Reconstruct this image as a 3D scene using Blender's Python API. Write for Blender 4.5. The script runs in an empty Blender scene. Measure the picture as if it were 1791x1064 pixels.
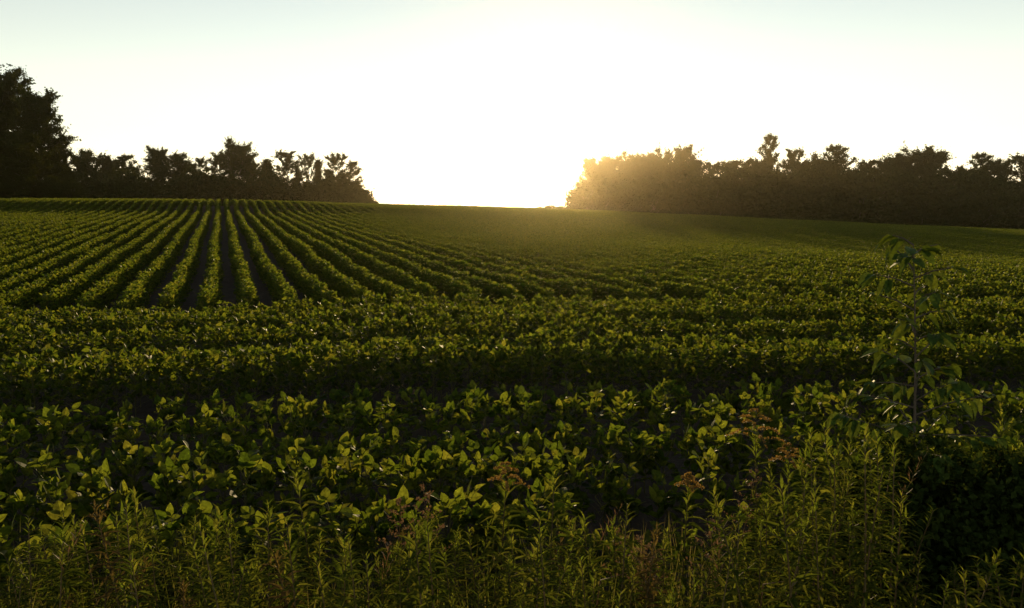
import bpy, math, random
import numpy as np
from mathutils import Vector, Matrix, Euler

# ------------------------------------------------------------------ scene, camera, sky, sun, exposure
SC = bpy.context.scene
COL = SC.collection
R = math.radians
FPX, CX, CY = 1400.0, 895.5, 532.0            # focal length and centre of the photograph, in its own pixels
PITCH = math.atan((CY - 364.0) / FPX)
EYE = Vector((0.0, 0.0, 2.1))

def ray(px, py):
    x, y = (px - CX) / FPX, (CY - py) / FPX
    return Vector((x, math.cos(PITCH) + y * math.sin(PITCH), -math.sin(PITCH) + y * math.cos(PITCH)))

def at(px, py, dist):
    d = ray(px, py)
    return EYE + d * (dist / d.y)

cam_data = bpy.data.cameras.new('camera')
cam_data.sensor_width = 36.0
cam_data.lens = 36.0 * FPX / 1791.0
cam_data.clip_start, cam_data.clip_end = 0.05, 6000.0
cam = bpy.data.objects.new('camera', cam_data)
cam.location = EYE
cam.rotation_euler = (math.pi / 2 - PITCH, 0, 0)
COL.objects.link(cam)
SC.camera = cam

SUN_DIR = ray(970, 222).normalized()
SUN_EL = math.asin(SUN_DIR.z)
SUN_AZ = math.atan2(SUN_DIR.x, SUN_DIR.y)

world = bpy.data.worlds.new('World')
SC.world = world
world.use_nodes = True
wn = world.node_tree.nodes
sky = wn.new('ShaderNodeTexSky')
sky.sky_type = 'NISHITA'
sky.sun_disc = False
sky.sun_elevation = SUN_EL
sky.sun_rotation = SUN_AZ
sky.altitude = 100
sky.air_density = 1.05
sky.dust_density = 0.0
sky.ozone_density = 0.15
wn['Background'].inputs['Strength'].default_value = 0.15
hsv = wn.new('ShaderNodeHueSaturation')            # the evening sky is pale all round
hsv.inputs['Saturation'].default_value = 0.6
world.node_tree.links.new(sky.outputs[0], hsv.inputs['Color'])
world.node_tree.links.new(hsv.outputs[0], wn['Background'].inputs['Color'])

sun_data = bpy.data.lights.new('sun', 'SUN')
sun_data.energy = 4.5
sun_data.angle = R(0.53)
sun_data.color = (1.0, 0.73, 0.36)
sun = bpy.data.objects.new('sun', sun_data)
sun.rotation_euler = SUN_DIR.to_track_quat('Z', 'Y').to_euler()
sun.location = (20, 60, 40)
COL.objects.link(sun)

SC.view_settings.view_transform = 'Standard'
SC.view_settings.look = 'None'
SC.view_settings.exposure = 0.42
SC.view_settings.gamma = 1.0
SC.view_settings.use_curve_mapping = False
SC.render.engine = 'CYCLES'
SC.cycles.use_denoising = True
SC.cycles.max_bounces = 8
SC.cycles.transparent_max_bounces = 8
SC.cycles.volume_bounces = 0
SC.cycles.sample_clamp_indirect = 6.0

rng = random.Random(11)
nr = np.random.default_rng(5)

# ------------------------------------------------------------------ helpers
def smooth(a, b, x):
    t = min(1.0, max(0.0, (x - a) / (b - a)))
    return t * t * (3 - 2 * t)

class MB:
    """collects faces with a material slot; build() links them as one mesh object"""
    def __init__(self):
        self.v, self.f, self.m = [], [], []
    def face(self, pts, mat=0):
        i = len(self.v)
        self.v.extend(pts)
        self.f.append(tuple(range(i, i + len(pts))))
        self.m.append(mat)
    def tube(self, pts, radii, sides=5, mat=0, cap=True):
        base = len(self.v)
        n = len(pts)
        for k, (p, r) in enumerate(zip(pts, radii)):
            p = Vector(p)
            t = (Vector(pts[min(k + 1, n - 1)]) - Vector(pts[max(k - 1, 0)]))
            if t.length < 1e-9: t = Vector((0, 0, 1))
            t.normalize()
            a = t.cross(Vector((0.31, 0.95, 0.05)))
            if a.length < 0.05: a = t.cross(Vector((1, 0, 0)))
            a.normalize(); b = t.cross(a)
            for s in range(sides):
                w = 2 * math.pi * s / sides
                self.v.append(tuple(p + (a * math.cos(w) + b * math.sin(w)) * r))
        for k in range(n - 1):
            for s in range(sides):
                s2 = (s + 1) % sides
                self.f.append((base + k * sides + s, base + k * sides + s2, base + (k + 1) * sides + s2, base + (k + 1) * sides + s))
                self.m.append(mat)
        if cap:
            self.f.append(tuple(base + (n - 1) * sides + s for s in range(sides))); self.m.append(mat)
    def add(self, verts, faces, mat=0):
        i = len(self.v)
        self.v.extend(map(tuple, verts))
        for f in faces:
            self.f.append(tuple(i + k for k in f)); self.m.append(mat)
    def mesh(self, name, mats, smooth_shade=False):
        me = bpy.data.meshes.new(name)
        me.from_pydata([tuple(p) for p in self.v], [], self.f)
        for m in mats: me.materials.append(m)
        me.polygons.foreach_set('material_index', self.m)
        if smooth_shade:
            me.polygons.foreach_set('use_smooth', [True] * len(self.f))
        me.update()
        return me
    def build(self, name, mats, parent=None, smooth_shade=False):
        return link(name, self.mesh(name, mats, smooth_shade), parent)

def link(name, data, parent=None):
    o = bpy.data.objects.new(name, data)
    COL.objects.link(o)
    if parent is not None: o.parent = parent
    return o

def tag(o, label=None, cat=None, group=None, kind=None):
    if label: o['label'] = label
    if cat: o['category'] = cat
    if group: o['group'] = group
    if kind: o['kind'] = kind
    return o

def thing(name, loc, label, cat, group=None, rz=0.0, scale=None):
    o = bpy.data.objects.new(name, None)
    o.empty_display_size = 0.1
    COL.objects.link(o)
    o.location = loc
    o.rotation_euler = (0, 0, rz)
    if scale is not None: o.scale = scale
    return tag(o, label, cat, group)

def copy_tree(o, parent=None):
    c = o.copy()
    COL.objects.link(c)
    c.parent = parent
    for ch in list(o.children): copy_tree(ch, c)
    return c

ORD = ['first', 'second', 'third', 'fourth', 'fifth', 'sixth', 'seventh', 'eighth', 'ninth', 'tenth', 'eleventh', 'twelfth',
       'thirteenth', 'fourteenth', 'fifteenth', 'sixteenth', 'seventeenth', 'eighteenth', 'nineteenth', 'twentieth']
def ordinal(n):
    return ORD[n] if n < 20 else ('twenty-' + ORD[n - 20] if n < 29 else 'thirtieth')

# ------------------------------------------------------------------ materials
def leaf_mat(name, tops, trans, mix=0.45, rough=0.42, spec=0.35):
    """leaf: diffuse + gloss over a translucent blade, colour varied leaf by leaf"""
    m = bpy.data.materials.new(name); m.use_nodes = True
    nt = m.node_tree; n = nt.nodes; n.clear(); L = nt.links.new
    out = n.new('ShaderNodeOutputMaterial')
    geo = n.new('ShaderNodeNewGeometry')
    oi = n.new('ShaderNodeObjectInfo')
    add = n.new('ShaderNodeMath'); add.operation = 'ADD'
    fr = n.new('ShaderNodeMath'); fr.operation = 'FRACT'
    L(geo.outputs['Random Per Island'], add.inputs[0]); L(oi.outputs['Random'], add.inputs[1]); L(add.outputs[0], fr.inputs[0])
    def ramp(cols):
        r = n.new('ShaderNodeValToRGB'); e = r.color_ramp.elements
        while len(e) < len(cols): e.new(0.5)
        for k, c in enumerate(cols):
            e[k].position = k / (len(cols) - 1); e[k].color = (*c, 1)
        L(fr.outputs[0], r.inputs[0]); return r
    ra, rb = ramp(tops), ramp(trans)
    # blotches and faint veins over each blade
    tc = n.new('ShaderNodeTexCoord')
    nz = n.new('ShaderNodeTexNoise'); nz.inputs['Scale'].default_value = 55.0; nz.inputs['Detail'].default_value = 4.0
    L(tc.outputs['Object'], nz.inputs['Vector'])
    mr = n.new('ShaderNodeMapRange'); mr.inputs[1].default_value = 0.3; mr.inputs[2].default_value = 0.7; mr.inputs[3].default_value = 0.6; mr.inputs[4].default_value = 1.3
    L(nz.outputs[0], mr.inputs[0])
    def mottled(rmp):
        q = n.new('ShaderNodeMix'); q.data_type = 'RGBA'; q.blend_type = 'MULTIPLY'; q.inputs[0].default_value = 1.0
        L(rmp.outputs[0], q.inputs[6]); L(mr.outputs[0], q.inputs[7]); return q.outputs[2]
    ca, cb = mottled(ra), mottled(rb)
    if spec > 0:
        pb = n.new('ShaderNodeBsdfPrincipled')
        pb.inputs['Roughness'].default_value = rough
        pb.inputs['Specular IOR Level'].default_value = spec
        L(ca, pb.inputs['Base Color'])
    else:
        pb = n.new('ShaderNodeBsdfDiffuse')
        L(ca, pb.inputs['Color'])
    tr = n.new('ShaderNodeBsdfTranslucent'); L(cb, tr.inputs['Color'])
    mx = n.new('ShaderNodeMixShader'); mx.inputs[0].default_value = mix
    L(pb.outputs[0], mx.inputs[1]); L(tr.outputs[0], mx.inputs[2]); L(mx.outputs[0], out.inputs[0])
    return m

def rough_mat(name, c1, c2, scale, bump=0.4, rough=0.9, detail=6.0):
    m = bpy.data.materials.new(name); m.use_nodes = True
    nt = m.node_tree; n = nt.nodes; L = nt.links.new
    pb = n['Principled BSDF']; pb.inputs['Roughness'].default_value = rough
    pb.inputs['Specular IOR Level'].default_value = 0.2
    tc = n.new('ShaderNodeTexCoord')
    nz = n.new('ShaderNodeTexNoise'); nz.inputs['Scale'].default_value = scale; nz.inputs['Detail'].default_value = detail
    L(tc.outputs['Object'], nz.inputs['Vector'])
    r = n.new('ShaderNodeValToRGB'); e = r.color_ramp.elements
    e[0].position, e[0].color = 0.3, (*c1, 1); e[1].position, e[1].color = 0.7, (*c2, 1)
    L(nz.outputs[0], r.inputs[0]); L(r.outputs[0], pb.inputs['Base Color'])
    b = n.new('ShaderNodeBump'); b.inputs['Strength'].default_value = bump; b.inputs['Distance'].default_value = 0.03
    L(nz.outputs[0], b.inputs['Height']); L(b.outputs[0], pb.inputs['Normal'])
    return m

M_SOY = leaf_mat('soy_leaf', [(0.020, 0.034, 0.006), (0.028, 0.045, 0.008), (0.038, 0.055, 0.010)],
                 [(0.06, 0.095, 0.006), (0.11, 0.15, 0.009), (0.16, 0.19, 0.012), (0.20, 0.22, 0.015), (0.23, 0.22, 0.018)], mix=0.5, rough=0.55, spec=0.07)
M_SOYSTEM = rough_mat('soy_stem', (0.07, 0.075, 0.02), (0.12, 0.10, 0.03), 40, 0.1, 0.6)
M_WEED = leaf_mat('weed_leaf', [(0.025, 0.036, 0.008), (0.036, 0.05, 0.010), (0.05, 0.055, 0.014)],
                  [(0.12, 0.165, 0.012), (0.19, 0.225, 0.018), (0.27, 0.265, 0.025)], mix=0.45, spec=0)
M_WEEDSTEM = rough_mat('weed_stem', (0.06, 0.055, 0.02), (0.12, 0.07, 0.03), 50, 0.1, 0.6)
M_PLUME = leaf_mat('plume', [(0.16, 0.10, 0.025), (0.22, 0.13, 0.03)], [(0.3, 0.17, 0.03), (0.36, 0.2, 0.04)], mix=0.4, rough=0.7, spec=0.1)
M_DRYLEAF = leaf_mat('withered_leaf', [(0.05, 0.04, 0.015), (0.09, 0.06, 0.025)], [(0.15, 0.11, 0.02), (0.22, 0.15, 0.035)], mix=0.4, spec=0)
M_DRY = leaf_mat('dry_stalk', [(0.13, 0.07, 0.03), (0.17, 0.11, 0.045)], [(0.18, 0.085, 0.03), (0.23, 0.13, 0.05)], mix=0.35, rough=0.6)
M_GRASS = leaf_mat('grass_blade', [(0.04, 0.06, 0.014), (0.07, 0.075, 0.02), (0.11, 0.09, 0.03)],
                   [(0.12, 0.14, 0.015), (0.2, 0.18, 0.03), (0.24, 0.19, 0.05)], mix=0.4, spec=0)
M_SAPLING = leaf_mat('sapling_leaf', [(0.03, 0.06, 0.01), (0.045, 0.08, 0.012)], [(0.07, 0.10, 0.008), (0.14, 0.16, 0.012)], mix=0.28, rough=0.55, spec=0.06)
M_BUSH = leaf_mat('bush_leaf', [(0.018, 0.03, 0.007), (0.03, 0.045, 0.01)], [(0.05, 0.07, 0.008), (0.08, 0.1, 0.01)], mix=0.25, spec=0)
M_TREE = leaf_mat('tree_leaf', [(0.014, 0.022, 0.006), (0.022, 0.032, 0.008), (0.032, 0.038, 0.010)],
                  [(0.07, 0.085, 0.012), (0.10, 0.11, 0.014), (0.13, 0.12, 0.016)], mix=0.14, spec=0)
M_BARK = rough_mat('bark', (0.05, 0.04, 0.03), (0.11, 0.09, 0.07), 8, 0.5, 0.9)
M_SOIL = rough_mat('soil', (0.018, 0.012, 0.007), (0.042, 0.029, 0.018), 9, 0.9, 0.95, 9)

# ------------------------------------------------------------------ terrain: a field that rises to a crest, higher to one side
PXS = [-300, 0, 200, 400, 520, 620, 800, 900, 1000, 1200, 1400, 1600, 1791, 2100]
#       distance : apparent image row of the canopy top at each of PXS (canopy = ground + 0.5)
TOPS = {
    27: [434, 432, 431, 430, 430, 431, 434, 437, 440, 446, 453, 460, 467, 478],
    40: [396, 395, 394, 394, 396, 399, 407, 411, 416, 426, 436, 446, 455, 468],
    57: [370, 370, 370, 371, 373, 376, 383, 387, 391, 402, 413, 424, 434, 448],
    65: [351, 351.5, 352, 353, 356.5, 361.5, 371, 375, 379.5, 390, 402, 414, 423.5, 438],
    80: [350, 350.5, 351, 352, 355, 358, 364.5, 368, 371, 381, 392, 403, 411, 424],
    96: [354, 354, 354, 354, 356, 358, 361.5, 364.5, 368, 377, 387, 397, 405, 417],
}
DEPTHS = [14.0] + sorted(TOPS)
def _row(dist):
    return [max(-9.0, at(px, py, dist).z - 0.5) for px, py in zip(PXS, TOPS[dist])]
ZT = np.array([[0.0] * len(PXS)] + [_row(d) for d in sorted(TOPS)])
AX = np.array([(p - CX) / FPX for p in PXS])

def height(x, y):
    if y < 14.0:
        bank = 0.50 * (1 - smooth(1.6, 3.9, y))
        return bank
    a = min(AX[-1], max(AX[0], x / y))
    i = int(np.searchsorted(AX, a)) - 1
    i = min(len(AX) - 2, max(0, i))
    t = (a - AX[i]) / (AX[i + 1] - AX[i])
    t = t * 0.6 + 0.4 * t * t * (3 - 2 * t)
    col = ZT[:, i] * (1 - t) + ZT[:, i + 1] * t
    yy = min(y, 96.0)
    j = min(len(DEPTHS) - 2, max(0, int(np.searchsorted(DEPTHS, yy)) - 1))
    # cubic hermite along the depth
    def slope(k):
        if k == 0: return 0.0
        if k == len(DEPTHS) - 1: return (col[k] - col[k - 1]) / (DEPTHS[k] - DEPTHS[k - 1])
        return (col[k + 1] - col[k - 1]) / (DEPTHS[k + 1] - DEPTHS[k - 1])
    h = DEPTHS[j + 1] - DEPTHS[j]; s = (yy - DEPTHS[j]) / h
    z = ((2*s**3 - 3*s**2 + 1) * col[j] + (s**3 - 2*s**2 + s) * h * slope(j)
         + (-2*s**3 + 3*s**2) * col[j + 1] + (s**3 - s**2) * h * slope(j + 1))
    if y > 96.0:
        e = y - 96.0
        fall = -0.045 * e * e / (e + 20.0)
        z = z + fall
        z = z * (1 - smooth(150, 420, y)) + (-8.0) * smooth(150, 420, y)
    return float(z)

def axis_lines(parts):
    out = []
    for a, b, step in parts:
        out += list(np.arange(a, b, step))
    return out
XL = axis_lines([(-1600, -400, 150), (-400, -120, 20), (-120, -30, 3), (-30, -8, 0.8), (-8, 8, 0.25), (8, 30, 0.8), (30, 120, 3), (120, 400, 20), (400, 1601, 150)])
YL = axis_lines([(-60, -4, 4), (-4, 14, 0.25), (14, 40, 0.8), (40, 130, 1.6), (130, 260, 8), (260, 420, 20), (420, 1701, 160)])
def soil_detail(x, y):
    if y > 40 or abs(x) > 30: return 0.0
    return 0.02 * math.sin(x * 7.1 + 1.3 * math.sin(y * 3.3)) * math.sin(y * 6.3 + math.sin(x * 2.7)) + 0.012 * math.sin(x * 17 + y * 11) + 0.03 * (nr.random() - 0.5)
gv = [(x, y, height(x, y) + soil_detail(x, y)) for y in YL for x in XL]
nx = len(XL)
gf = [(j * nx + i, j * nx + i + 1, (j + 1) * nx + i + 1, (j + 1) * nx + i) for j in range(len(YL) - 1) for i in range(nx - 1)]
gm = bpy.data.meshes.new('ground'); gm.from_pydata(gv, [], gf)
gm.polygons.foreach_set('use_smooth', [True] * len(gf)); gm.materials.append(M_SOIL); gm.update()
ground = tag(link('ground', gm), 'dark bare soil under the soybean field and the weedy bank', kind='structure')

# ------------------------------------------------------------------ soybean leaves
def leaflet(L, W, fold, droop, n=3):
    """ovate leaflet along +x, folded about its midrib; returns verts, faces"""
    prof = [(0.0, 0.0), (0.22, 0.42), (0.52, 0.46), (0.80, 0.26), (1.0, 0.0)]
    v, f = [], []
    for k, (u, w) in enumerate(prof):
        x = u * L; z = -droop * L * u * u
        if w == 0: v.append((x, 0, z))
        else:
            v += [(x, 0, z), (x, w * W, z + fold * w * W), (x, -w * W, z + fold * w * W)]
    # indices: 0 base | 1,2,3 | 4,5,6 | 7,8,9 | 10 tip
    f = [(0, 1, 2), (0, 3, 1), (1, 4, 5, 2), (1, 3, 6, 4), (4, 7, 8, 5), (4, 6, 9, 7), (7, 10, 8), (7, 9, 10)]
    return [Vector(p) for p in v], f

def trifoliate(mb, M, r, pet=0.17, size=1.0, lm=0, sm=1):
    """petiole + three leaflets; M places it, local +x is outward"""
    end = Vector((pet, 0, 0.05 * pet))
    pts = [Vector((0, 0, 0)), Vector((pet * 0.5, 0, 0.09 * pet)), end]
    mb.tube([M @ p for p in pts], [0.0022, 0.0018, 0.0014], 3, sm, False)
    up = r.random() < 0.45
    for k, az in enumerate((0.0, 1.25, -1.25)):
        L = r.uniform(0.058, 0.098) * size * (1.08 if k == 0 else 0.95)
        W = L * r.uniform(0.62, 0.78)
        v, f = leaflet(L, W, r.uniform(0.05, 0.45), r.uniform(0.0, 0.35))
        tilt = r.uniform(-1.25, -0.35) if up else r.uniform(-0.5, 0.55)
        rot = Matrix.Rotation(az + r.uniform(-0.35, 0.35), 4, 'Z') @ Matrix.Rotation(tilt, 4, 'Y') @ Matrix.Rotation(r.uniform(-0.7, 0.7), 4, 'X')
        T = M @ Matrix.Translation(end + Vector((0.012 if k == 0 else 0, 0, 0))) @ rot
        mb.add([T @ p for p in v], f, lm)

LEAF_MESH = []
for k in range(14):
    mb = MB(); trifoliate(mb, Matrix.Identity(4), random.Random(100 + k), pet=0.07 + 0.010 * (k % 6))
    LEAF_MESH.append(mb.mesh('soy_leaf', [M_SOY, M_SOYSTEM]))

def plant_leaf_places(r, h, n):
    """where the leaves of one soybean plant sit: (node height, azimuth, elevation, scale)"""
    out = []
    for k in range(n):
        t = (k + 0.6) / n
        z = h * (0.18 + 0.72 * t)
        az = k * 2.4 + r.uniform(-0.5, 0.5)
        el = r.uniform(0.25, 0.75) + 0.45 * t
        out.append((z, az, el, r.uniform(0.8, 1.12) * (1.0 - 0.12 * abs(t - 0.6))))
    return out

STEM_MESH = []
for k in range(5):
    r = random.Random(300 + k); mb = MB()
    p = [Vector((0, 0, -0.03))]
    for j in range(1, 6): p.append(Vector((r.uniform(-0.012, 0.012) * j, r.uniform(-0.012, 0.012) * j, 0.095 * j)))
    mb.tube(p, [0.0055, 0.005, 0.0045, 0.004, 0.003, 0.002], 5)
    STEM_MESH.append(mb.mesh('stem', [M_SOYSTEM]))

def headland(x):
    """how the turn rows bend: nearer to the camera towards the low-x side"""
    return 0.17 * x * smooth(2.0, -3.0, x) + 0.03 * x

ROW_TXT = ['first soybean row, half hidden behind the weeds', 'second soybean row from the weeds', 'third soybean row from the weeds',
           'fourth soybean row from the weeds, edging the dark gap', 'short shaded soybean row in the dark gap']
ROWS_NEAR = [4.15, 4.98, 5.70, 6.40, 7.30]
n_soy = 0
for ri, y0 in enumerate(ROWS_NEAR):
    half = y0 * 0.66 + 0.35
    n = 60
    r = random.Random(40 + ri)
    for k in range(n):
        x = -half + 2 * half * (k + r.uniform(0.15, 0.85)) / n
        y = y0 + headland(x) + r.uniform(-0.07, 0.07)
        # rows have thin places, as in the photograph
        gap = (ri == 0 and 0.2 < x < 1.5 and r.random() < 0.8) or (ri == 1 and 0.6 < x < 2.4 and r.random() < 0.45)
        h = r.choice((0.42, 0.48, 0.52, 0.55, 0.58)) * r.uniform(0.93, 1.07) * (0.45 if gap else 1.0) * (0.72 if ri == 4 else 0.8 if ri == 2 else 1.0)
        z = height(x, y)
        pl = thing('soybean_plant', (x, y, z), f'leafy soybean plant in the {ROW_TXT[ri]}', 'soybean', 'soybean plants of the nearest rows', r.uniform(0, 6.28))
        st = link('stem', STEM_MESH[r.randrange(5)], pl); st.scale = (1, 1, h / 0.5)
        for (lz, az, el, s) in plant_leaf_places(r, h, 8 if gap else 18):
            lf = link('leaf', LEAF_MESH[r.randrange(14)], pl)
            lf.location = (0, 0, lz); lf.rotation_euler = Euler((r.uniform(-0.3, 0.3), -el, az)); lf.scale = (s, s, s)
        n_soy += 1

# ------------------------------------------------------------------ the rest of the field: row tiles, one object
tiles = bpy.data.collections.new('soybean_tiles')
for k in range(9):
    r = random.Random(700 + k); mb = MB()
    for j in range(7):
        bx = (j + r.uniform(0.1, 0.9)) / 7 - 0.5; by = r.uniform(-0.05, 0.05)
        h = r.uniform(0.60, 0.70)
        mb.tube([(bx, by, -0.05), (bx + r.uniform(-.03, .03), by, h * 0.9)], [0.005, 0.003], 3, 1, False)
        for (lz, az, el, s) in plant_leaf_places(r, h, 34):
            T = Matrix.Translation((bx, by, lz)) @ Euler((r.uniform(-0.3, 0.3), -el, az)).to_matrix().to_4x4() @ Matrix.Scale(s * 0.84, 4)
            trifoliate(mb, T, r, pet=r.uniform(0.05, 0.10) + 0.19 * max(0.0, 1.0 - lz / h) )
    o = bpy.data.objects.new('soybean_tile', mb.mesh('soybean_tile', [M_SOY, M_SOYSTEM]))
    tiles.objects.link(o)

pts, rots, scls, vars_ = [], [], [], []
def put_tile(x, y, ang, r, s=1.0):
    z = height(x, y)
    e = 0.4; dz = (height(x + e * math.cos(ang), y + e * math.sin(ang)) - height(x - e * math.cos(ang), y - e * math.sin(ang))) / (2 * e)
    pts.append((x, y, z)); rots.append((0.0, -math.atan(dz), ang + (math.pi if r.random() < 0.5 else 0) * 0))
    scls.append((1.03 if s > 0.9 else 0.92, s * r.uniform(1.08, 1.24), s * r.uniform(0.94, 1.04))); vars_.append(r.randrange(9))
r = random.Random(77)
for y0, rs_ in ((8.35, 1.0), (9.05, 0.95), (9.75, 0.72), (10.45, 1.0), (11.15, 0.7), (11.85, 1.0), (12.55, 0.85), (13.2, 0.95), (13.9, 0.6)):   # further turn rows across the field end
    x = -0.70 * y0 - 2.5
    while x < 0.70 * y0 + 2.0:
        y = y0 + headland(x)
        s = rs_ * (1 + 0.08 * math.sin(x * 0.9 + y0 * 5))
        if r.random() > 0.03: put_tile(x, y + r.uniform(-0.04, 0.04), math.atan2(headland(x + .5) - headland(x - .5), 1.0), r, s)
        x += 0.97
for ri, y0 in enumerate(ROWS_NEAR):                                  # the nearest rows go on past the picture edges
    half = y0 * 0.66 + 0.35
    for sgn in (-1, 1):
        for k in range(9):
            x = sgn * (half + 0.5 + k * 0.97)
            if y0 + headland(x) > 3.3: put_tile(x, y0 + headland(x), math.atan2(headland(x + .5) - headland(x - .5), 1.0), r, 0.68 if ri == 4 else 0.85)
AZ = math.atan((392 - CX) / FPX)                                   # rows run off towards the crest
DIRX, DIRY = math.sin(AZ), math.cos(AZ)
NX, NY = DIRY, -DIRX
p0 = at(433, 516, 14.7)
SP = 0.67
for k in range(-95, 240):
    cx, cy = p0.x + NX * SP * k, p0.y + NY * SP * k
    t0 = -60.0; t = t0 + r.uniform(0, 1)
    while t < 160:
        x, y = cx + DIRX * t, cy + DIRY * t
        t += 0.86
        if y < 14.6 + headland(x) * 0.8 or y > 112 or abs(x) > 0.68 * y + 3.5: continue
        wob = 0.035 * math.sin(t * 0.35 + k) + 0.02 * math.sin(t * 1.3 + 2.2 * k)
        if math.sin(t * 0.21 + k * 12.9) * math.sin(k * 4.1 + t * 0.07) > 0.985: continue
        put_tile(x + NX * wob, y + NY * wob, math.atan2(DIRY, DIRX), r, 0.895)
fm = bpy.data.meshes.new('soybean_rows')
fm.from_pydata(pts, [], [])
a = fm.attributes.new('rot', 'FLOAT_VECTOR', 'POINT'); a.data.foreach_set('vector', np.array(rots, dtype=np.float32).ravel())
a = fm.attributes.new('scl', 'FLOAT_VECTOR', 'POINT'); a.data.foreach_set('vector', np.array(scls, dtype=np.float32).ravel())
a = fm.attributes.new('var', 'INT', 'POINT'); a.data.foreach_set('value', np.array(vars_, dtype=np.int32))
field = tag(link('soybean_rows', fm), 'long green soybean rows running off to the crest of the field', 'soybean field', kind='stuff')
ng = bpy.data.node_groups.new('field_rows', 'GeometryNodeTree')
ng.interface.new_socket('Geometry', in_out='INPUT', socket_type='NodeSocketGeometry')
ng.interface.new_socket('Geometry', in_out='OUTPUT', socket_type='NodeSocketGeometry')
gi, go = ng.nodes.new('NodeGroupInput'), ng.nodes.new('NodeGroupOutput')
ci = ng.nodes.new('GeometryNodeCollectionInfo'); ci.inputs['Collection'].default_value = tiles
ci.inputs['Separate Children'].default_value = True; ci.inputs['Reset Children'].default_value = True
ip = ng.nodes.new('GeometryNodeInstanceOnPoints'); ip.inputs['Pick Instance'].default_value = True
def named(nm, ty):
    q = ng.nodes.new('GeometryNodeInputNamedAttribute'); q.data_type = ty; q.inputs['Name'].default_value = nm; return q.outputs['Attribute']
e2r = ng.nodes.new('FunctionNodeEulerToRotation')
ng.links.new(named('rot', 'FLOAT_VECTOR'), e2r.inputs[0])
ng.links.new(gi.outputs[0], ip.inputs['Points']); ng.links.new(ci.outputs[0], ip.inputs['Instance'])
ng.links.new(named('var', 'INT'), ip.inputs['Instance Index']); ng.links.new(e2r.outputs[0], ip.inputs['Rotation'])
ng.links.new(named('scl', 'FLOAT_VECTOR'), ip.inputs['Scale']); ng.links.new(ip.outputs[0], go.inputs[0])
md = field.modifiers.new('rows', 'NODES'); md.node_group = ng

# ------------------------------------------------------------------ trees
def leaf_cloud(centres, radii, per, size, r):
    """many small folded leaf sprays round the given centres -> numpy verts, faces"""
    k = np.maximum(6, (per * (np.array(radii) / np.mean(radii)) ** 1.7).astype(int))
    C = np.repeat(np.array(centres), k, axis=0)
    Rr = np.repeat(np.array(radii), k)[:, None]
    n = len(C)
    d = r.normal(size=(n, 3)); d /= np.linalg.norm(d, axis=1)[:, None] + 1e-9
    P = C + d * Rr * (0.62 * np.abs(r.normal(size=(n, 1))) + 0.12) * np.array([1, 1, 0.75])
    a = r.normal(size=(n, 3)); a /= np.linalg.norm(a, axis=1)[:, None]
    b = np.cross(a, r.normal(size=(n, 3))); b /= np.linalg.norm(b, axis=1)[:, None] + 1e-9
    c = np.cross(a, b)
    s = (size * r.uniform(0.55, 1.25, (n, 1)))
    V = np.empty((n, 4, 3))
    V[:, 0] = P - a * s * 0.55
    V[:, 1] = P + b * s * 0.36 + c * s * 0.12
    V[:, 2] = P + a * s * 0.60
    V[:, 3] = P - b * s * 0.36 + c * s * 0.12
    F = np.arange(n * 4).reshape(n, 4)
    F = np.concatenate([F[:, [0, 1, 2]], F[:, [0, 2, 3]]])
    return V.reshape(-1, 3), F

def cloud_mesh(name, V, F, mat):
    me = bpy.data.meshes.new(name)
    me.from_pydata(V.tolist(), [], F.tolist())
    me.materials.append(mat); me.update()
    return me

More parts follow.
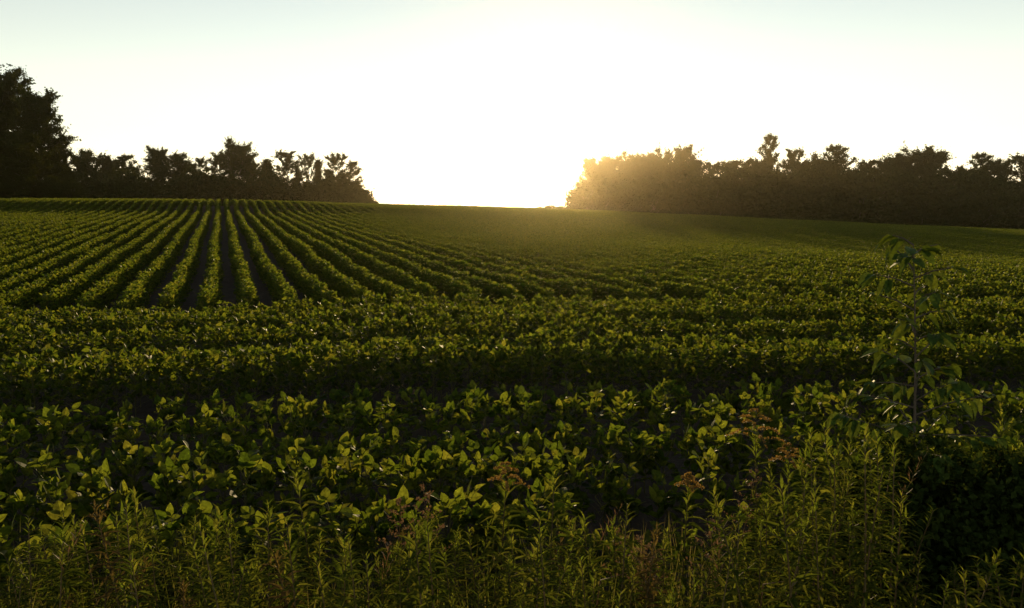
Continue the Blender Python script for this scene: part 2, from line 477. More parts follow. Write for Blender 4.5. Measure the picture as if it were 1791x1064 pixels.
def grow(seed, h, width, base, kind, per=40, leaf=0.23):
    """trunk, limb and crown meshes of one tree"""
    r = random.Random(seed); rn = np.random.default_rng(seed)
    trunk = []
    lx = ly = 0.0
    for k in range(9):
        t = k / 8
        trunk.append(Vector((lx, ly, -0.4 + (h * 0.96 + 0.4) * t)))
        lx += r.uniform(-1, 1) * h * 0.012; ly += r.uniform(-1, 1) * h * 0.012
    tb = MB(); tb.tube(trunk, [h * 0.013 * (1.05 - 0.93 * k / 8) for k in range(9)], 7)
    lb = MB(); cs, rs = [], []
    def on_trunk(t):
        f = t * 8; i = min(7, int(f)); return trunk[i].lerp(trunk[i + 1], f - i)
    nl = {'round': 34, 'sparse': 24, 'cone': 34, 'slim': 26, 'tall': 60}[kind]
    for k in range(nl):
        t = base + (1 - base) * (k + r.random()) / nl
        u = (t - base) / (1 - base)
        if kind == 'round':  prof = 0.35 + 0.75 * math.sin(math.pi * min(1, 0.12 + 0.82 * u))
        elif kind == 'tall': prof = 0.6 + 0.5 * math.sin(math.pi * min(1, 0.2 + 0.75 * u))
        elif kind == 'sparse': prof = 0.25 + 0.9 * math.sin(math.pi * min(1, 0.25 + 0.7 * u))
        elif kind == 'cone': prof = 1.08 - 0.98 * u
        else: prof = 0.7 - 0.45 * u
        L = width * 0.5 * prof * r.uniform(0.6, 1.12)
        az = k * 2.399 + r.uniform(-0.5, 0.5)
        el = {'round': 0.32, 'sparse': 0.5, 'cone': 0.12, 'slim': 0.8, 'tall': 0.3}[kind] + 0.5 * (u - 0.4) + r.uniform(-0.2, 0.25)
        p = on_trunk(t * 0.98); d = Vector((math.cos(az) * math.cos(el), math.sin(az) * math.cos(el), math.sin(el)))
        mid = p + d * L * 0.5 + Vector((0, 0, -0.03 * L)); tip = p + d * L + Vector((0, 0, 0.08 * L))
        r0 = h * 0.0055 * (1.2 - 0.8 * u)
        lb.tube([p, mid, tip], [r0, r0 * 0.6, r0 * 0.15], 4, 0, False)
        nsub = {'round': 7, 'sparse': 5, 'cone': 4, 'slim': 3, 'tall': 9}[kind]
        rad = {'round': 0.68, 'sparse': 0.46, 'cone': 0.55, 'slim': 0.5, 'tall': 0.85}[kind] * (h / 15) ** 0.3
        cs.append(tip); rs.append(rad * r.uniform(0.8, 1.5))
        if kind != 'sparse' or r.random() < 0.35: cs.append(mid); rs.append(rad * r.uniform(1.2, 1.9))
        for s in range(nsub):
            q = p.lerp(tip, r.uniform(0.25, 0.98))
            dd = (d * 0.8 + Vector((r.uniform(-1, 1), r.uniform(-1, 1), r.uniform(-0.4, 0.9))) * 0.8).normalized()
            e = q + dd * L * r.uniform(0.22, 0.55)
            lb.tube([q, e], [r0 * 0.4, r0 * 0.1], 3, 0, False)
            for w in (0.4, 0.72, 1.0, 1.3):
                cs.append(q.lerp(e, w)); rs.append(rad * r.uniform(0.35, 0.75) * (1.15 - 0.55 * w))
    cs.append(trunk[-1]); rs.append(0.5)
    for k in range({'round': 190, 'sparse': 8, 'cone': 90, 'slim': 50, 'tall': 320}[kind]):     # inner and between-limb leaf masses
        i = r.randrange(len(cs) - 1); q = Vector(cs[i]); c = on_trunk(min(0.97, max(base, q.z / h)))
        cs.append(q.lerp(c, r.uniform(0.05, 0.8)) + Vector((r.uniform(-.5, .5), r.uniform(-.5, .5), r.uniform(-.6, .3)))); rs.append(r.uniform(0.4, 1.0))
    V, F = leaf_cloud([tuple(c) for c in cs], rs, per, leaf, rn)
    return tb.mesh('trunk', [M_BARK]), lb.mesh('limbs', [M_BARK]), cloud_mesh('crown', V, F, M_TREE), h

SPECIES = {
    'round': [grow(1, 14, 8.5, 0.16, 'round'), grow(2, 14, 7.5, 0.2, 'round'), grow(3, 14, 9.5, 0.14, 'round'), grow(4, 14, 8.0, 0.18, 'round', 34), grow(5, 14, 7.0, 0.12, 'round', 34), grow(6, 14, 9.0, 0.22, 'round')],
    'sparse': [grow(11, 15, 6.5, 0.36, 'sparse', 30, 0.22), grow(12, 15, 6.0, 0.42, 'sparse', 28, 0.22), grow(13, 15, 7.0, 0.34, 'sparse', 30, 0.22), grow(14, 15, 5.5, 0.38, 'sparse', 26, 0.22), grow(15, 15, 7.5, 0.3, 'sparse', 28, 0.22)],
    'cone': [grow(21, 12, 6.5, 0.06, 'cone', 30, 0.28), grow(22, 12, 5.5, 0.06, 'cone', 30, 0.28)],
    'slim': [grow(31, 13, 4.0, 0.25, 'slim', 26, 0.28)],
    'tall': [grow(41, 22, 11.0, 0.10, 'tall', 40, 0.26), grow(42, 22, 10.0, 0.10, 'tall', 40, 0.26)],
}
def plant_tree(name, sp, var, px, top_py, dist, label, group, wx=1.0, rz=None):
    tm, lm, cm, h0 = SPECIES[sp][(var + (int(px) // 50) * 2) % len(SPECIES[sp])]
    top = at(px, top_py, dist)
    z = height(top.x, top.y)
    s = (top.z - z) / (h0 * 1.02)
    t = thing(name, (top.x, top.y, z), label, 'tree', group, rng.uniform(0, 6.28) if rz is None else rz, (s * wx * 1.22, s * wx * 1.22, s))
    link('trunk', tm, t); link('limbs', lm, t)
    tag(link('crown', cm, t), kind='stuff')
    return t

def shrub_mesh(seed, h, w, n=70, per=40, leaf=0.3, mat=M_TREE):
    r = random.Random(seed); rn = np.random.default_rng(seed)
    sb = MB(); cs, rs = [], []
    for k in range(n):
        az = r.uniform(0, 6.28); u = r.random() ** 0.7; rad = w * 0.5 * r.random() ** 0.5
        z = h * u * (1 - 0.55 * (rad / (w * 0.5)) ** 2)
        c = Vector((rad * math.cos(az), rad * math.sin(az), 0.1 * h + 0.85 * z))
        cs.append(c); rs.append(h * r.uniform(0.05, 0.13))
        if k % 4 == 0: sb.tube([(c.x * 0.15, c.y * 0.15, -0.2), (c.x * 0.5, c.y * 0.5, c.z * 0.6), c], [h * 0.012, h * 0.008, h * 0.003], 4, 0, False)
    V, F = leaf_cloud([tuple(c) for c in cs], rs, per, leaf, rn)
    return sb.mesh('stems', [M_BARK]), cloud_mesh('foliage', V, F, mat), h
SHRUBS = [shrub_mesh(60 + k, 6.0, 7.0 - 0.5 * k, 330, 58, 0.25) for k in range(4)]
def plant_shrub(px, top_py, dist, label, group, wx=1.0):
    sm, fm_, h0 = SHRUBS[rng.randrange(4)]
    top = at(px, top_py, dist); z = height(top.x, top.y)
    s = (top.z - z) / (h0 * 0.98)
    t = thing('shrub', (top.x, top.y, z), label, 'shrub', group, rng.uniform(0, 6.28), (s * wx, s * wx, s))
    link('stems', sm, t); tag(link('foliage', fm_, t), kind='stuff')

# tall stand at the edge of the picture
G = 'tall trees of the high stand'
for (sp, v, px, py, d, lab, wx) in [
    ('tall', 0, -75, 100, 122, 'tallest tree of the high dark stand, mostly beyond the picture edge', 1.0),
    ('tall', 1, 2, 130, 118, 'very tall leafy tree whose crown is cut by the picture edge', 0.85),
    ('tall', 0, 62, 165, 112, 'tall dense tree at the open corner of the high stand, rounded top', 0.72),
    ('tall', 1, 100, 245, 116, 'lower shoulder tree leaning out of the high stand towards the gap', 0.7),
    ('round', 1, 35, 235, 104, 'dense dark tree filling the front of the high stand', 0.95)]:
    plant_tree('broadleaf_tree', sp, v, px, py, d, lab, G, wx)
G = 'trees of the far wood on the ridge'
LW = [('round', 0, 150, 266, 190, 'round-topped tree of the ridge wood standing closest to the high stand', 0.8),
      ('round', 1, 185, 276, 196, 'low broad tree second from the high stand in the ridge wood', 0.8),
      ('sparse', 0, 216, 268, 190, 'thin open-crowned tree with sky showing through beside the low broad one', 0.95),
      ('sparse', 1, 240, 288, 200, 'short loose tree in the notch of the ridge wood', 0.9),
      ('round', 2, 278, 262, 188, 'bushy tree with a pointed tuft, left of the wood centre', 0.65),
      ('round', 3, 312, 270, 194, 'broad tree between the tufted tree and the notch', 0.7),
      ('sparse', 2, 345, 276, 190, 'loose-topped tree just left of the deep notch in the ridge wood', 0.8),
      ('sparse', 0, 376, 266, 193, 'open airy tree just right of the deep notch', 0.85),
      ('round', 1, 415, 254, 186, 'tallest dense tree in the middle of the ridge wood', 0.7),
      ('round', 3, 440, 284, 196, 'lower round tree leaning on the tallest ridge tree', 0.7),
      ('cone', 0, 468, 274, 186, 'dark cone-shaped evergreen in the ridge wood', 0.85),
      ('sparse', 1, 502, 263, 188, 'airy tree with a bare stem and umbrella crown after the evergreen', 0.95),
      ('slim', 0, 524, 290, 192, 'short spire-like tree before the wispy one', 0.7),
      ('sparse', 2, 538, 268, 192, 'wispy thin tree between two short spires', 0.6),
      ('slim', 0, 552, 276, 186, 'narrow spire-shaped tree near the end of the ridge wood', 0.8),
      ('cone', 1, 574, 292, 188, 'stout cone-shaped tree below the last airy trees', 0.7),
      ('sparse', 0, 592, 268, 186, 'tall airy tree with sky between its branches, last but one before the gap', 0.8),
      ('sparse', 1, 616, 282, 188, 'last airy tree of the ridge wood before the open gap', 0.75)]
for (sp, v, px, py, d, lab, wx) in LW:
    nm = {'round': 'broadleaf_tree', 'sparse': 'open_crowned_tree', 'cone': 'conifer_tree', 'slim': 'spire_tree', 'tall': 'broadleaf_tree'}[sp]
    plant_tree(nm, sp, v, px, py, d, lab, G, wx)
k = 0
for px in range(120, 650, 25):
    py = 308 + 8 * math.sin(px * 0.05) + rng.uniform(-14, 14) + (8 if px > 480 else 0) + 40 * smooth(600, 650, px)
    plant_shrub(px, py, 182 + rng.uniform(-3, 5), f'{ordinal(k)} dark shrub from the high stand along the foot of the ridge wood', 'shrubs under the ridge wood', 0.95)
    k += 1
for k, px in enumerate((-40, 5, 48, 88, 122)):
    plant_shrub(px, 306 + rng.uniform(-6, 8), 106 + rng.uniform(-2, 3), f'{ordinal(k)} dark shrub from the picture edge under the high stand', 'shrubs under the high stand', 0.8)
for k, (px, py) in enumerate([(636, 340), (652, 350)]):
    plant_shrub(px, py, 178, ['low sloping bush at the end of the ridge wood beside the gap', 'smallest bush trailing into the gap from the ridge wood'][k], 'bushes at the end of the ridge wood', 1.0)

G = 'trees of the wood under the sun'
RW = [('round', 0, 1030, 286, 166, 'sun-washed end tree of the wood right below the sun', 0.62),
      ('round', 1, 1054, 292, 176, 'second tree from the sunlit end, golden in the glare', 0.7),
      ('round', 2, 1072, 284, 182, 'third tree from the sunlit end, small tuft on its top', 0.7),
      ('round', 3, 1102, 290, 184, 'fourth tree from the sunlit end of the wood', 0.7),
      ('round', 0, 1132, 280, 186, 'broad rounded tree fifth from the sunlit end', 0.75),
      ('round', 1, 1160, 284, 188, 'sixth tree from the sunlit end, just before the domed one', 0.75),
      ('round', 2, 1192, 268, 190, 'domed tree with a high knob, before the dip in the wood', 0.6),
      ('round', 3, 1216, 288, 190, 'sloping tree on the sun side of the dip', 0.65),
      ('sparse', 2, 1250, 286, 192, 'loose tree just after the dip in the wood', 0.9),
      ('round', 1, 1276, 290, 194, 'low tree after the dip, under the thin treetops', 0.7),
      ('sparse', 0, 1306, 280, 192, 'thin open tree left of the tallest spindly tree', 0.8),
      ('sparse', 1, 1346, 234, 190, 'tallest spindly tree standing high above the wood', 0.62),
      ('round', 2, 1330, 290, 188, 'dense tree at the foot of the tallest spindly tree', 0.75),
      ('sparse', 2, 1388, 262, 190, 'pointed airy tree right beside the tallest spindly tree', 0.7),
      ('round', 0, 1404, 290, 186, 'dense sloping tree below the pointed airy one', 0.8),
      ('sparse', 0, 1468, 254, 184, 'big airy tree with tiered crown in the middle of the dark wood', 1.0),
      ('round', 3, 1440, 288, 182, 'dark filler tree on the sun side of the big tiered tree', 0.75),
      ('sparse', 1, 1520, 282, 180, 'loose tree after the bright chink beside the tiered tree', 0.95),
      ('round', 1, 1502, 306, 178, 'low dark tree under the bright chink', 0.7),
      ('round', 2, 1552, 288, 178, 'round tree with ragged top after the loose one', 0.75),
      ('round', 0, 1580, 280, 176, 'ragged tree beside the broad dome on the far right wood', 0.75),
      ('round', 3, 1622, 270, 174, 'broad dome-topped tree in the right part of the wood', 0.85),
      ('sparse', 2, 1664, 298, 174, 'low gappy tree right of the broad dome', 0.9),
      ('round', 1, 1690, 302, 172, 'dark low tree before the twin-topped one', 0.75),
      ('sparse', 0, 1722, 268, 170, 'twin-topped tree near the right edge', 0.95),
      ('round', 2, 1745, 288, 170, 'dense tree leaning on the twin-topped tree', 0.7),
      ('sparse', 1, 1792, 270, 168, 'tree cut by the right picture edge', 1.0),
      ('round', 0, 1830, 285, 168, 'dense tree mostly beyond the right picture edge', 0.9)]
for (sp, v, px, py, d, lab, wx) in RW:
    plant_tree('broadleaf_tree' if sp == 'round' else 'open_crowned_tree', sp, v, px, py - (8 if sp == 'round' else 3), d + 108 * smooth(1050, 1300, px), lab, G, wx)
k = 0
for px in range(1039, 1850, 29):
    py = 300 + rng.uniform(-17, 14) + 8 * smooth(1500, 1800, px) - 6 * (px < 1060)
    d = 162 + 104 * smooth(1050, 1300, px)
    plant_shrub(px, py, d + rng.uniform(-3, 3), f'{ordinal(k)} dark shrub from the sunlit end along the foot of the wood', 'shrubs under the sunlit wood', 0.85)
    k += 1
for k, (px, py) in enumerate([(944, 361), (962, 358.5), (980, 360)]):
    plant_shrub(px, py, 138, ['low bush on the crest, farthest from the wood', 'low bush on the crest, middle of the three under the sun', 'low bush on the crest touching the sunlit wood'][k], 'low bushes on the crest', 1.5)

# ------------------------------------------------------------------ weeds on the bank
def lance(L, W, arch, fold=0.25):
    prof = [(0, 0.15), (0.3, 1.0), (0.65, 0.8), (1.0, 0.0)]
    v, f = [], []
    for k, (u, w) in enumerate(prof):
        x = u * L; z = arch * L * (u - 1.5 * u * u)
        if k < 3: v += [(x, w * W * 0.5, z + fold * W * 0.5 * w), (x, 0, z), (x, -w * W * 0.5, z + fold * W * 0.5 * w)]
        else: v.append((x, 0, z))
    f = [(0, 1, 4, 3), (1, 2, 5, 4), (3, 4, 7, 6), (4, 5, 8, 7), (6, 7, 9), (7, 8, 9)]
    return [Vector(p) for p in v], f

WLEAF = []
for k in range(8):
    mb = MB(); v, f = lance(0.10, 0.016 + 0.002 * (k % 3), 0.15 + 0.12 * k / 2); mb.add(v, f)
    WLEAF.append(mb.mesh('narrow_leaf', [M_WEED]))

def weed_layout(r, h, lmax):
    """stem path and leaf places of one goldenrod-like stem"""
    lean = Vector((r.uniform(-0.09, 0.09), r.uniform(-0.09, 0.09), 0))
    path = [Vector((0, 0, -0.04)) + lean * h * (t * t) + Vector((0, 0, (h + 0.04) * t)) for t in (0, .25, .5, .75, 1.0)]
    n = int(36 + 58 * h)
    leaves = []
    for k in range(n):
        u = (k + r.random()) / n
        t = 0.22 + 0.78 * u
        p = lean * h * t * t + Vector((0, 0, h * t))
        s = lmax * (0.55 + 0.6 * math.sin(math.pi * min(1.0, 0.15 + 0.75 * u))) * r.uniform(0.75, 1.15)
        if u > 0.9: s *= 0.75
        el = -0.35 + 0.75 * u + (0.55 if u > 0.88 else 0.0) + r.uniform(-0.22, 0.22)
        leaves.append((p, k * 2.399 + r.uniform(-0.3, 0.3), el, s / 0.10, k % 8))
    return path, leaves

def plume_mesh(r, size):
    """arching side sprays of tiny florets"""
    mb = MB()
    for k in range(13):
        u = k / 12; az = k * 2.4; L = size * (1.0 - 0.7 * u)
        base = Vector((0, 0, size * 0.95 * u)); out = Vector((math.cos(az), math.sin(az), 0))
        sp = [base + out * L * t + Vector((0, 0, L * (0.65 * t - 0.7 * t * t))) for t in (0, 0.33, 0.66, 1.0)]
        mb.tube(sp, [0.0016, 0.0013, 0.001, 0.0006], 3, 1, False)
        for j in range(34):
            t = 0.25 + 0.75 * r.random(); q = base + out * L * t + Vector((0, 0, L * (0.65 * t - 0.7 * t * t)))
            q += Vector((r.uniform(-1, 1), r.uniform(-1, 1), r.uniform(0, 1.3))) * 0.006
            s = r.uniform(0.003, 0.006); a = Vector((r.uniform(-1, 1), r.uniform(-1, 1), r.uniform(-1, 1))).normalized()
            b = a.orthogonal().normalized()
            mb.face([q - a * s, q + b * s, q + a * s, q - b * s], 0)
    return mb.mesh('flower_plume', [M_PLUME, M_WEEDSTEM])

def base_for(px, py, dist):
    top = at(px, py, dist); g = height(top.x, top.y)
    return Vector((top.x, top.y, g)), max(0.25, top.z - g)

# prominent stems: every leaf its own part
BIG = [(92, 935, 2.75, 0.12, None, 'goldenrod stem with fanned top leaves nearest the left picture edge'),
       (245, 862, 3.0, 0.10, None, 'tall goldenrod stem with upright tip against the dark furrow, left part'),
       (350, 905, 2.9, 0.10, None, 'goldenrod stem with tiered tip right of the tall left one'),
       (548, 838, 3.0, 0.11, None, 'tall slender goldenrod stem with ladder of drooping leaves in front of soybean leaves'),
       (585, 955, 2.55, 0.11, None, 'bushy goldenrod stem below and beside the ladder-leaved one'),
       (706, 945, 2.6, 0.10, None, 'goldenrod stem with starry top left of the dry reddish stalk'),
       (770, 935, 2.7, 0.09, None, 'thin goldenrod stem between the starry stem and the plumed one'),
       (872, 800, 3.25, 0.12, 0.10, 'goldenrod with ochre plume and long drooping leaves in the middle'),
       (960, 838, 2.9, 0.10, None, 'tall goldenrod with spiky open tip before the bare dark soil'),
       (1038, 905, 3.0, 0.09, None, 'short goldenrod tip just right of the spiky tall one'),
       (1196, 828, 3.1, 0.10, 0.06, 'goldenrod with brownish budding tip standing alone right of the bare soil'),
       (1336, 722, 3.3, 0.10, 0.15, 'tall goldenrod crowned by a wide flat ochre plume'),
       (1388, 785, 3.1, 0.10, 0.09, 'goldenrod with a nodding ochre plume right of the widest plume'),
       (1432, 800, 2.9, 0.09, None, 'goldenrod with pale starry tip between the plume and the thick clump'),
       (1490, 752, 3.0, 0.09, None, 'goldenrod at the sunny side of the thick clump on the right'),
       (1556, 748, 3.05, 0.09, None, 'tall goldenrod in the thick clump before the sapling'),
       (1760, 735, 3.2, 0.10, None, 'tall goldenrod close to the right picture edge')]
for i, (px, py, d, ll, plume, lab) in enumerate(BIG):
    r = random.Random(900 + i)
    b, h = base_for(px, py, d)
    hs = h - (plume * 0.9 if plume else 0.0)
    w = thing('goldenrod', b, lab, 'weed', 'tall goldenrod stems on the bank', 0.0)
    path, leaves = weed_layout(r, hs, ll)
    mb = MB(); mb.tube(path, [0.0042, 0.004, 0.0034, 0.0026, 0.0014], 5); mb.build('stem', [M_WEEDSTEM], w)
    for (p, az, el, s, v) in leaves:
        lf = link('leaf', WLEAF[v], w); lf.location = p; lf.rotation_euler = Euler((r.uniform(-.3, .3), -el, az)); lf.scale = (s, s * r.uniform(0.9, 1.3), s)
    if plume:
        q = link('flower_plume', plume_mesh(r, plume), w); q.location = path[-1] - Vector((0, 0, plume * 0.15)); q['label'] = 'ochre flower plume'

# fill of alike stems
VAR = []
for k in range(12):
    r = random.Random(1200 + k); h = 0.95
    path, leaves = weed_layout(r, h, r.uniform(0.06, 0.085))
    sb = MB(); sb.tube(path, [0.0042, 0.004, 0.0034, 0.0026, 0.0014], 5)
    fb = MB()
    for (p, az, el, s, v) in leaves:
        T = Matrix.Translation(p) @ Euler((r.uniform(-.3, .3), -el, az)).to_matrix().to_4x4() @ Matrix.Scale(s, 4)
        vv, ff = lance(0.10, 0.018, r.uniform(0.1, 0.6)); fb.add([T @ q for q in vv], ff)
    if k % 3 == 0:                                   # branching kind with small leaves and buds
        for j in range(9):
            t = r.uniform(0.5, 0.95); az = j * 2.4; p = Vector((0, 0, h * t)) + (path[-1] - Vector((0, 0, h))) * t * t
            e = p + Vector((math.cos(az) * 0.12, math.sin(az) * 0.12, r.uniform(0.06, 0.14))) * (1.25 - t)
            sb.tube([p, p.lerp(e, 0.5), e], [0.0018, 0.0014, 0.0008], 3, 0, False)
            for q in range(9):
                T = Matrix.Translation(p.lerp(e, r.uniform(0.2, 1.0))) @ Euler((r.uniform(-.6, .6), r.uniform(-1.2, 0.3), r.uniform(0, 6.28))).to_matrix().to_4x4() @ Matrix.Scale(r.uniform(0.15, 0.42), 4)
                vv, ff = lance(0.10, 0.018, r.uniform(0.1, 0.6)); fb.add([T @ u for u in vv], ff)
    VAR.append((sb.mesh('stem', [M_WEEDSTEM]), fb.mesh('foliage', [M_DRYLEAF if k == 9 else M_WEED]), h))
def env(px):
    return float(np.interp(px, [-60, 0, 300, 700, 1000, 1250, 1340, 1450, 1560, 1791, 1850], [905, 900, 890, 915, 905, 920, 840, 775, 770, 765, 765]))
r = random.Random(31)
n_fill = 296
for k in range(n_fill):
    px = -50 + 1900 * (k + r.random()) / n_fill
    d = r.uniform(2.0, 3.75)
    if 1000 < px < 1310: d = r.uniform(2.0, 3.0)
    py = env(px) + 22 * math.sin(px * 0.021 + 1.0) + r.random() ** 1.3 * 170
    if 1430 < px < 1600: py = env(px) - 12 + r.random() ** 1.8 * 150
    if px > 1590: d = r.uniform(2.1, 2.75); py = 950 + r.random() * 120
    if px > 1725 and k % 3 == 0: d = r.uniform(3.5, 3.8); py = 735 + r.random() * 60
    if px > 1590 and d < 3 and k % 2: continue
    b, h = base_for(px, py, d)
    zone = ('low narrow-leaved weed in the thick strip at the bottom left' if px < 600 else
            'low narrow-leaved weed in the strip at the bottom middle' if px < 1280 else
            'narrow-leaved weed packed into the thick dark clump at the bottom right')
    sm, fo, h0 = VAR[r.randrange(12)]
    s = h / h0
    w = thing('weed', b, zone, 'weed', 'weeds packed along the bank', r.uniform(0, 6.28), (0.5 + 0.5 * s, 0.5 + 0.5 * s, s))
    w.rotation_euler = (r.gauss(0, 0.07), r.gauss(0, 0.07), r.uniform(0, 6.28))
    link('stem', sm, w); tag(link('foliage', fo, w), kind='stuff')

# grass and dry blades between the weeds
mb = MB(); r = random.Random(55)
for k in range(7400):
    d = r.uniform(1.7, 3.9); px = r.uniform(-120, 1910) if k < 5200 else r.choice((r.uniform(-1500, -100), r.uniform(1890, 3300)))
    x = (px - CX) / FPX * d; z = height(x, d)
    h = r.uniform(0.2, 0.55) * (1.1 if 900 < px < 1300 else 1.0); az = r.uniform(0, 6.28); bend = r.uniform(0.1, 0.5) * h
    o = Vector((math.cos(az), math.sin(az), 0)); sd = Vector((-o.y, o.x, 0)) * r.uniform(0.002, 0.0045)
    p0_, p1, p2 = Vector((x, d, z - 0.02)), Vector((x, d, z + h * 0.6)) + o * bend * 0.35, Vector((x, d, z + h)) + o * bend
    i = len(mb.v); mb.v += [p0_ - sd, p0_ + sd, p1 + sd * 0.8, p1 - sd * 0.8, p2]
    mb.f += [(i, i + 1, i + 2, i + 3), (i + 3, i + 2, i + 4)]; mb.m += [0, 0]
tag(mb.build('bank_grass', [M_GRASS]), 'mixed green and straw grass blades between the weeds on the bank', 'grass', kind='stuff')

# dry reddish stalks with seed heads
for i, (px, py, d, lab) in enumerate([(755, 848, 3.15, 'dry reddish seed stalk with feathery head left of the middle plume'),
                                      (690, 868, 3.2, 'thin dry stalk beside the feathery reddish one'),
                                      (1105, 925, 2.9, 'reddish dry stalk in the low weeds under the bare soil'),
                                      (1245, 900, 2.8, 'dry rust-coloured stalk before the wide plume clump'),
                                      (1285, 815, 3.3, 'leaning thin dry stem against the bare dark soil'),
                                      (1150, 930, 2.7, 'short reddish stalk between the bare soil and the bottom weeds')]):
    r = random.Random(1500 + i); b, h = base_for(px, py, d)
    w = thing('dry_stalk', b, lab, 'dry weed', 'dry stalks on the bank')
    lean = Vector((r.uniform(-.12, .12), r.uniform(-.06, .06), 0))
    mb = MB(); mb.tube([lean * h * t * t + Vector((0, 0, h * t)) for t in (0, .3, .6, 1)], [0.0032, 0.003, 0.0022, 0.001], 5); mb.build('stem', [M_DRY], w)
    hb = MB()
    for k in range(16):
        t = 0.62 + 0.38 * k / 16; p = lean * h * t * t + Vector((0, 0, h * t)); az = k * 2.4
        o = Vector((math.cos(az), math.sin(az), 0.7)) * (0.10 * (1.15 - (t - 0.62) / 0.38))
        hb.tube([p, p + o * 0.6, p + o + Vector((0, 0, -0.01))], [0.001, 0.0008, 0.0005], 3, 0, False)
        for j in range(16):
            q = p + o * r.uniform(0.25, 1.0) + Vector((r.uniform(-1, 1), r.uniform(-1, 1), r.uniform(-1, 1))) * 0.008
            a = Vector((r.uniform(-1, 1), r.uniform(-1, 1), r.uniform(-1, 1))).normalized() * r.uniform(0.003, 0.007); c = a.orthogonal() * 0.5
            hb.face([q - a, q + c, q + a, q - c], 0)
    hb.build('seed_head', [M_DRY], w)
# thin flowering grass stalks
r = random.Random(88)
for i in range(16):
    px = [60, 190, 430, 655, 820, 905, 1010, 1062, 1088, 1135, 1165, 1210, 1262, 1300, 1465, 1530][i]
    b, h = base_for(px, env(px) - r.uniform(-20, 45), r.uniform(2.4, 3.2))
    w = thing('grass_stalk', b, f'{ordinal(i)} thin flowering grass stalk counted from the left picture edge', 'grass', 'thin grass stalks above the weeds')
    lean = Vector((r.uniform(-.25, .25), r.uniform(-.1, .1), 0))
    ax = lambda t: lean * h * t ** 2.5 + Vector((0, 0, h * t * (1 - 0.06 * t * t)))
    mb = MB(); mb.tube([ax(t) for t in (0, .2, .4, .6, .8, 1)], [0.0018, 0.0018, 0.0016, 0.0013, 0.001, 0.0006], 4); mb.build('stem', [M_GRASS], w)
    hb = MB()
    for k in range(26):
        t = 0.74 + 0.26 * k / 26; p = ax(t); o = Vector((math.cos(k * 2.4), math.sin(k * 2.4), 1.2)) * 0.035 * (1.3 - (t - 0.74) / 0.26)
        e = p + o; c = Vector((-o.y, o.x, 0)).normalized() * 0.0016
        hb.face([p - c * 0.3, p.lerp(e, 0.6) + c, e, p.lerp(e, 0.6) - c], 0)
    hb.build('panicle', [M_DRY if i % 3 == 0 else M_GRASS], w)
# bent pale straws low in the weeds
for i, (pa, pb, pc, lab) in enumerate([((1010, 1062), (1050, 1015), (1105, 1000), 'pale bent straw catching light low in the weeds, bottom middle'),
                                       ((1310, 1040), (1335, 1022), (1385, 1015), 'pale bent straw low in the weeds below the wide plume')]):
    A, B, Cc = at(*pa, 2.3), at(*pb, 2.35), at(*pc, 2.4)
    A = Vector((A.x, A.y, height(A.x, A.y)))
    w = thing('straw', A, lab, 'straw')
    mb = MB(); mb.tube([Vector((0, 0, -0.02)), (B - A) * 0.5 + Vector((0, 0, .02)), B - A, Cc - A], [0.003, 0.003, 0.0025, 0.0012], 5); mb.build('stem', [M_DRY], w)

# ------------------------------------------------------------------ sapling and dark bush at the right
OVATE = []
for k in range(4):
    mb = MB(); v, f = leaflet(0.105, 0.058, 0.2 + 0.1 * k, 0.15 + 0.12 * k)
    mb.tube([Vector((-0.03, 0, 0.004)), Vector((0, 0, 0))], [0.0012, 0.001], 3, 1, False); mb.add(v, f, 0)
    OVATE.append(mb.mesh('ovate_leaf', [M_SAPLING, M_WEEDSTEM]))
b, h = base_for(1612, 428, 3.4)
sap = thing('sapling', b, 'tall leafy sapling rising from the weeds against the right part of the field', 'sapling')
r = random.Random(2001)
def sap_axis(t): return Vector((0.05 * math.sin(t * 3.0) - 0.03 * t, 0.03 * math.sin(t * 2.2), h * t))
mb = MB(); mb.tube([sap_axis(t / 10) for t in range(11)], [0.011 * (1.05 - 0.9 * t / 10) for t in range(11)], 6); mb.build('trunk', [M_BARK], sap)
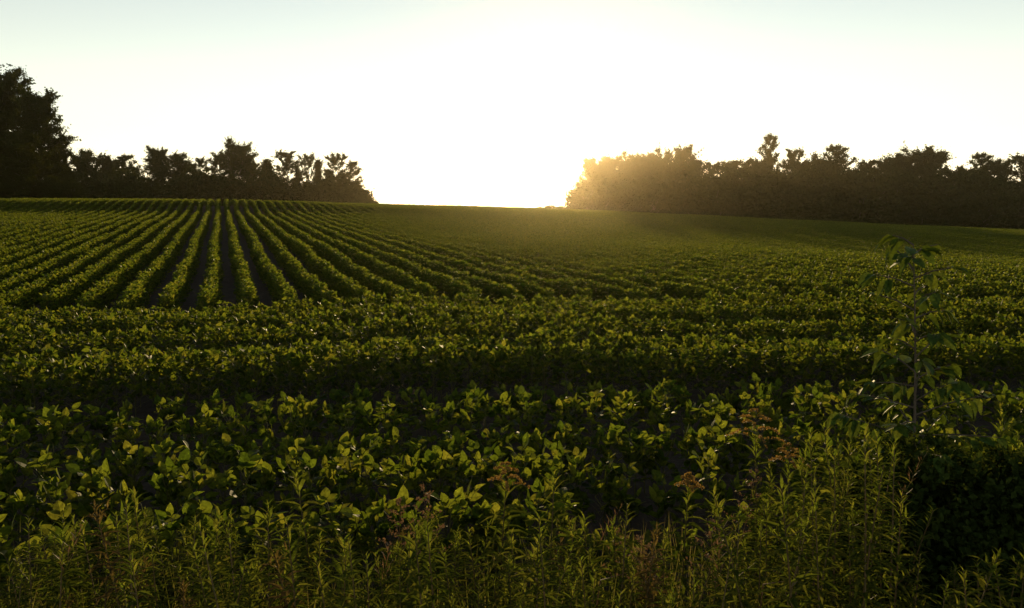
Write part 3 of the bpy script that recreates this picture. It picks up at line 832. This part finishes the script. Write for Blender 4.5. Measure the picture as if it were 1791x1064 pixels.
for k in range(44):
    t = 0.30 + 0.70 * ((k + 0.9) / 44) ** 1.2
    L = (0.34 - 0.24 * abs(t - 0.52) / 0.4) * r.uniform(0.55, 1.1) if t < 0.72 else r.uniform(0.08, 0.19)
    az = k * 2.399; o = Vector((math.cos(az), math.sin(az), r.uniform(0.1, 0.6)))
    p = sap_axis(t); tip = p + o * L
    bb = MB(); bb.tube([p, p + o * L * 0.5 + Vector((0, 0, 0.01)), tip], [0.004, 0.003, 0.0015], 4, 0, False); bb.build('twig', [M_BARK], sap)
    for j in range(5 if t > 0.72 else 12):
        u = 1.0 if j == 0 else r.uniform(0.25, 1.0)
        lf = link('leaf', OVATE[r.randrange(4)], sap)
        lf.location = p.lerp(tip, u)
        s = r.uniform(0.55, 1.05) * (1.0 if t > 0.7 else 0.85)
        lf.rotation_euler = Euler((r.uniform(-.6, .6), r.uniform(-0.3, 0.75), az + r.uniform(-1.4, 1.4))); lf.scale = (s, s, s)

def bush(px, py, d, w, label, seed, n=150, per=40, leaf=0.06):
    bb, hh = base_for(px, py, d)
    t = thing('dark_bush', bb, label, 'bush', 'dark bushes in the bottom right corner')
    sm, fo, h0 = shrub_mesh(seed, hh, w, n, per, leaf, M_BUSH)
    link('stems', sm, t); tag(link('foliage', fo, t), kind='stuff')
bush(1625, 745, 3.25, 0.85, 'dense dark bush at the foot of the sapling', 3001, 260, 90, 0.032)
bush(1712, 720, 3.3, 0.9, 'tallest dark bush right of the sapling', 3002, 200, 80, 0.028)
bush(1815, 770, 3.2, 0.85, 'dark bush cut by the right picture edge', 3003, 200, 80, 0.03)

# ------------------------------------------------------------------ thin haze added for the glow of the low sun
hz = bpy.data.meshes.new('haze')
X0, X1, Y0, Y1, Z0, Z1 = -1750, 1750, -200, 1850, -10.5, 36.0
hz.from_pydata([(X0, Y0, Z0), (X1, Y0, Z0), (X1, Y1, Z0), (X0, Y1, Z0), (X0, Y0, Z1), (X1, Y0, Z1), (X1, Y1, Z1), (X0, Y1, Z1)], [],
               [(3, 2, 1, 0), (4, 5, 6, 7), (0, 1, 5, 4), (1, 2, 6, 5), (2, 3, 7, 6), (3, 0, 4, 7)])
hm = bpy.data.materials.new('haze'); hm.use_nodes = True
hn = hm.node_tree.nodes; hn.clear()
ho = hn.new('ShaderNodeOutputMaterial'); pv = hn.new('ShaderNodeVolumePrincipled')
pv.inputs['Color'].default_value = (1.0, 0.83, 0.56, 1)  # gold of the sun glare put into the haze colour
pv.inputs['Density'].default_value = 0.00011
pv.inputs['Anisotropy'].default_value = 0.93
hm.node_tree.links.new(pv.outputs[0], ho.inputs['Volume'])
hz.materials.append(hm)
tag(link('haze', hz), 'thin haze over the field, tinted gold to carry the sun glare', 'haze', kind='stuff')
print('soy', n_soy, 'tiles', len(pts))
